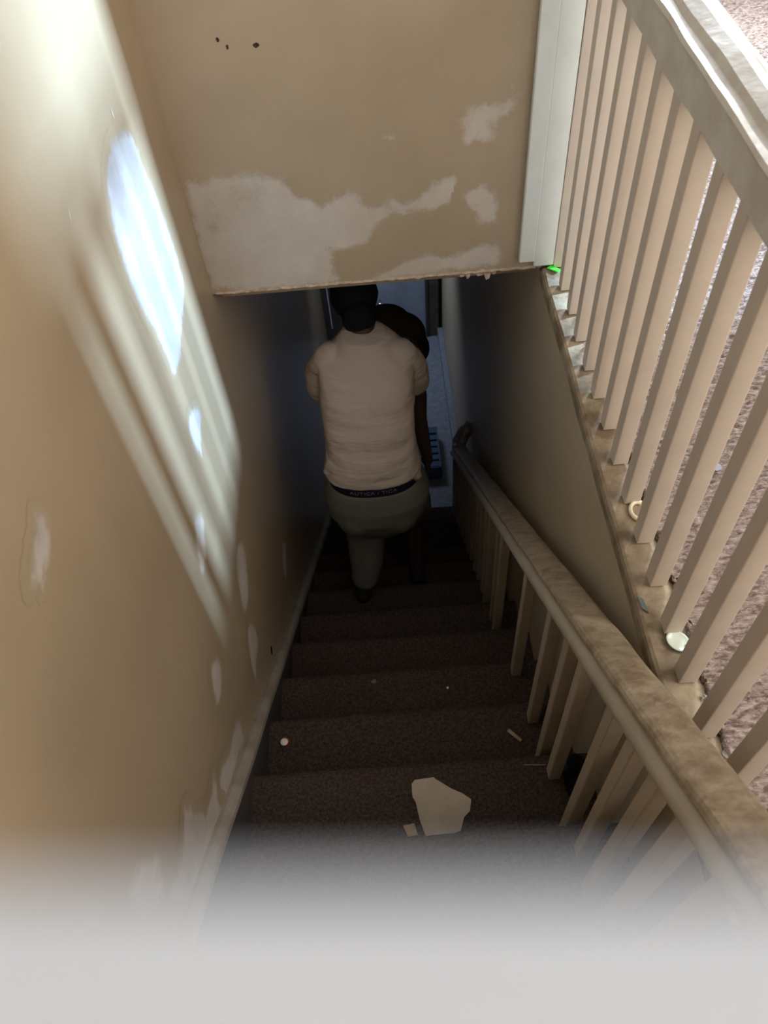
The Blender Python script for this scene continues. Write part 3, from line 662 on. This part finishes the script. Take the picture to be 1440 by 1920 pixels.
o = prism('white_crumb', [(.119, 1.227), (.127, 1.229), (.126, 1.221), (.120, 1.220)], nz(3), .003, M['capwhite']); tag(o, 'tiny white crumb on a step, right of the grey scrap', 'crumb')
o = prism('white_crumb', [(-.115, .86), (-.109, .863), (-.107, .855), (-.113, .853)], nz(2), .003, M['shell']); tag(o, 'tiny pale crumb on the bottle cap step, above the cardboard', 'crumb')
for (cx, cy, k, lb) in ((.445, 1.0, 2, 'black clump standing for the dark gap by the wall, at the bottle cap step'), (.440, .73, 1, 'black clump standing for the dark gap by the wall, at the cardboard step')):
    bm = bmesh.new()  # black lumps painted in for the dark gap between step end and wall
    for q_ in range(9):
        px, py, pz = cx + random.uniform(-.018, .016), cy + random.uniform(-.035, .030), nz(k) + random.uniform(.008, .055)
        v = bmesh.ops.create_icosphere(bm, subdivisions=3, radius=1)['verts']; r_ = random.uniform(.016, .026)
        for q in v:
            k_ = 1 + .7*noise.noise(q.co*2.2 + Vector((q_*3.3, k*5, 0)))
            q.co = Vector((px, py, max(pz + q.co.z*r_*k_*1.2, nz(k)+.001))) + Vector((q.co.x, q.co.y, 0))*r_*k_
    tag(bmobj('dark_gap_clump', bm, M['hair'], None, True), lb, 'dust')
# litter on the sill and the carpet edge
bm = bmesh.new(); ring = []
for i in range(15):
    a = math.radians(60 + i*15); c_ = Vector((.556+.020*math.cos(a), 1.078+.026*math.sin(a), UF+.008))
    q = Vector((math.cos(a), math.sin(a), 0)); ring.append([bm.verts.new(c_ + q*.005*math.cos(t_) + Vector((0, 0, .006*math.sin(t_)))) for t_ in [k*math.pi/4 for k in range(8)]])
for a, b in zip(ring, ring[1:]):
    for i in range(8): bm.faces.new((a[i], a[(i+1) % 8], b[(i+1) % 8], b[i]))
bm.faces.new(ring[0]); bm.faces.new(ring[-1][::-1])
tag(bmobj('curved_plastic_piece', bm, M['ring'], None, True), 'cream curved plastic hook lying on the sill between two balusters', 'plastic piece')
bm = bmesh.new(); ell(bm, (.552, .738, UF+.010), (.022, .026, .009), Matrix.Rotation(.6, 3, 'Z'), 20)
for v in bm.verts:
    if v.co.z > UF+.012: v.co.z = UF+.012 - (v.co.z-UF-.012)*.8
tag(bmobj('ceramic_shard', bm, M['shell'], None, True), 'pale glossy rounded shard on the dirty sill near the handrail crossing', 'shard')
o = prism('green_scrap', [(.505, 2.055), (.52, 2.066), (.545, 2.040), (.535, 2.030)], UF+.004, .004, M['green']); o.location.y = -.035; tag(o, 'bright green scrap wedged at the foot of the white newel post', 'scrap')
o = prism('grey_green_flake', [(.496, .855), (.507, .845), (.512, .810), (.500, .822)], UF+.002, .002, M['teal']); tag(o, 'dark grey green flake on the edge of the sill', 'flake')
bm = bmesh.new(); v = bmesh.ops.create_cone(bm, segments=24, radius1=.0125, radius2=.0125, depth=.003, cap_ends=True)['verts']; bmesh.ops.translate(bm, verts=v, vec=(.761, 1.179, UF+.022)); tag(bmobj('coin', bm, M['coin']), 'dull grey coin lying on the upper carpet behind the balusters', 'coin')
bmk = (bmesh.new(), bmesh.new())
for j in range(-3, 13):
    y = .645 + .1148*j
    for kind in (0, 1):
        bm = bmk[kind]
        cx, cy = (.583, y+.02) if kind == 0 else (.574, y-.035)
        r0 = random.uniform(.010, .018) if kind == 0 else random.uniform(.010, .020)
        for part in range(5):
            px, py = cx + random.uniform(-.010, .010), cy + random.uniform(-.016, .016)
            v = bmesh.ops.create_icosphere(bm, subdivisions=2, radius=1)['verts']; rr = r0*random.uniform(.25, .75)
            for q in v:
                k_ = 1 + .8*noise.noise(q.co*2.6 + Vector((j*3.3, kind*5, part)))
                q.co = Vector((px + q.co.x*rr*k_*.8, py + q.co.y*rr*k_*1.3, UF + .003 + max(q.co.z, -.2)*.008*k_))
o = bmobj('dust', bmk[0], M['debris']); tag(o, 'dark dust and crumbs gathered behind the feet of the upper balusters', 'dust', kind='stuff')
o = bmobj('lint', bmk[1], M['fuzz']); tag(o, 'pale lint fluff lying on the sill between the upper balusters', 'lint', kind='stuff')
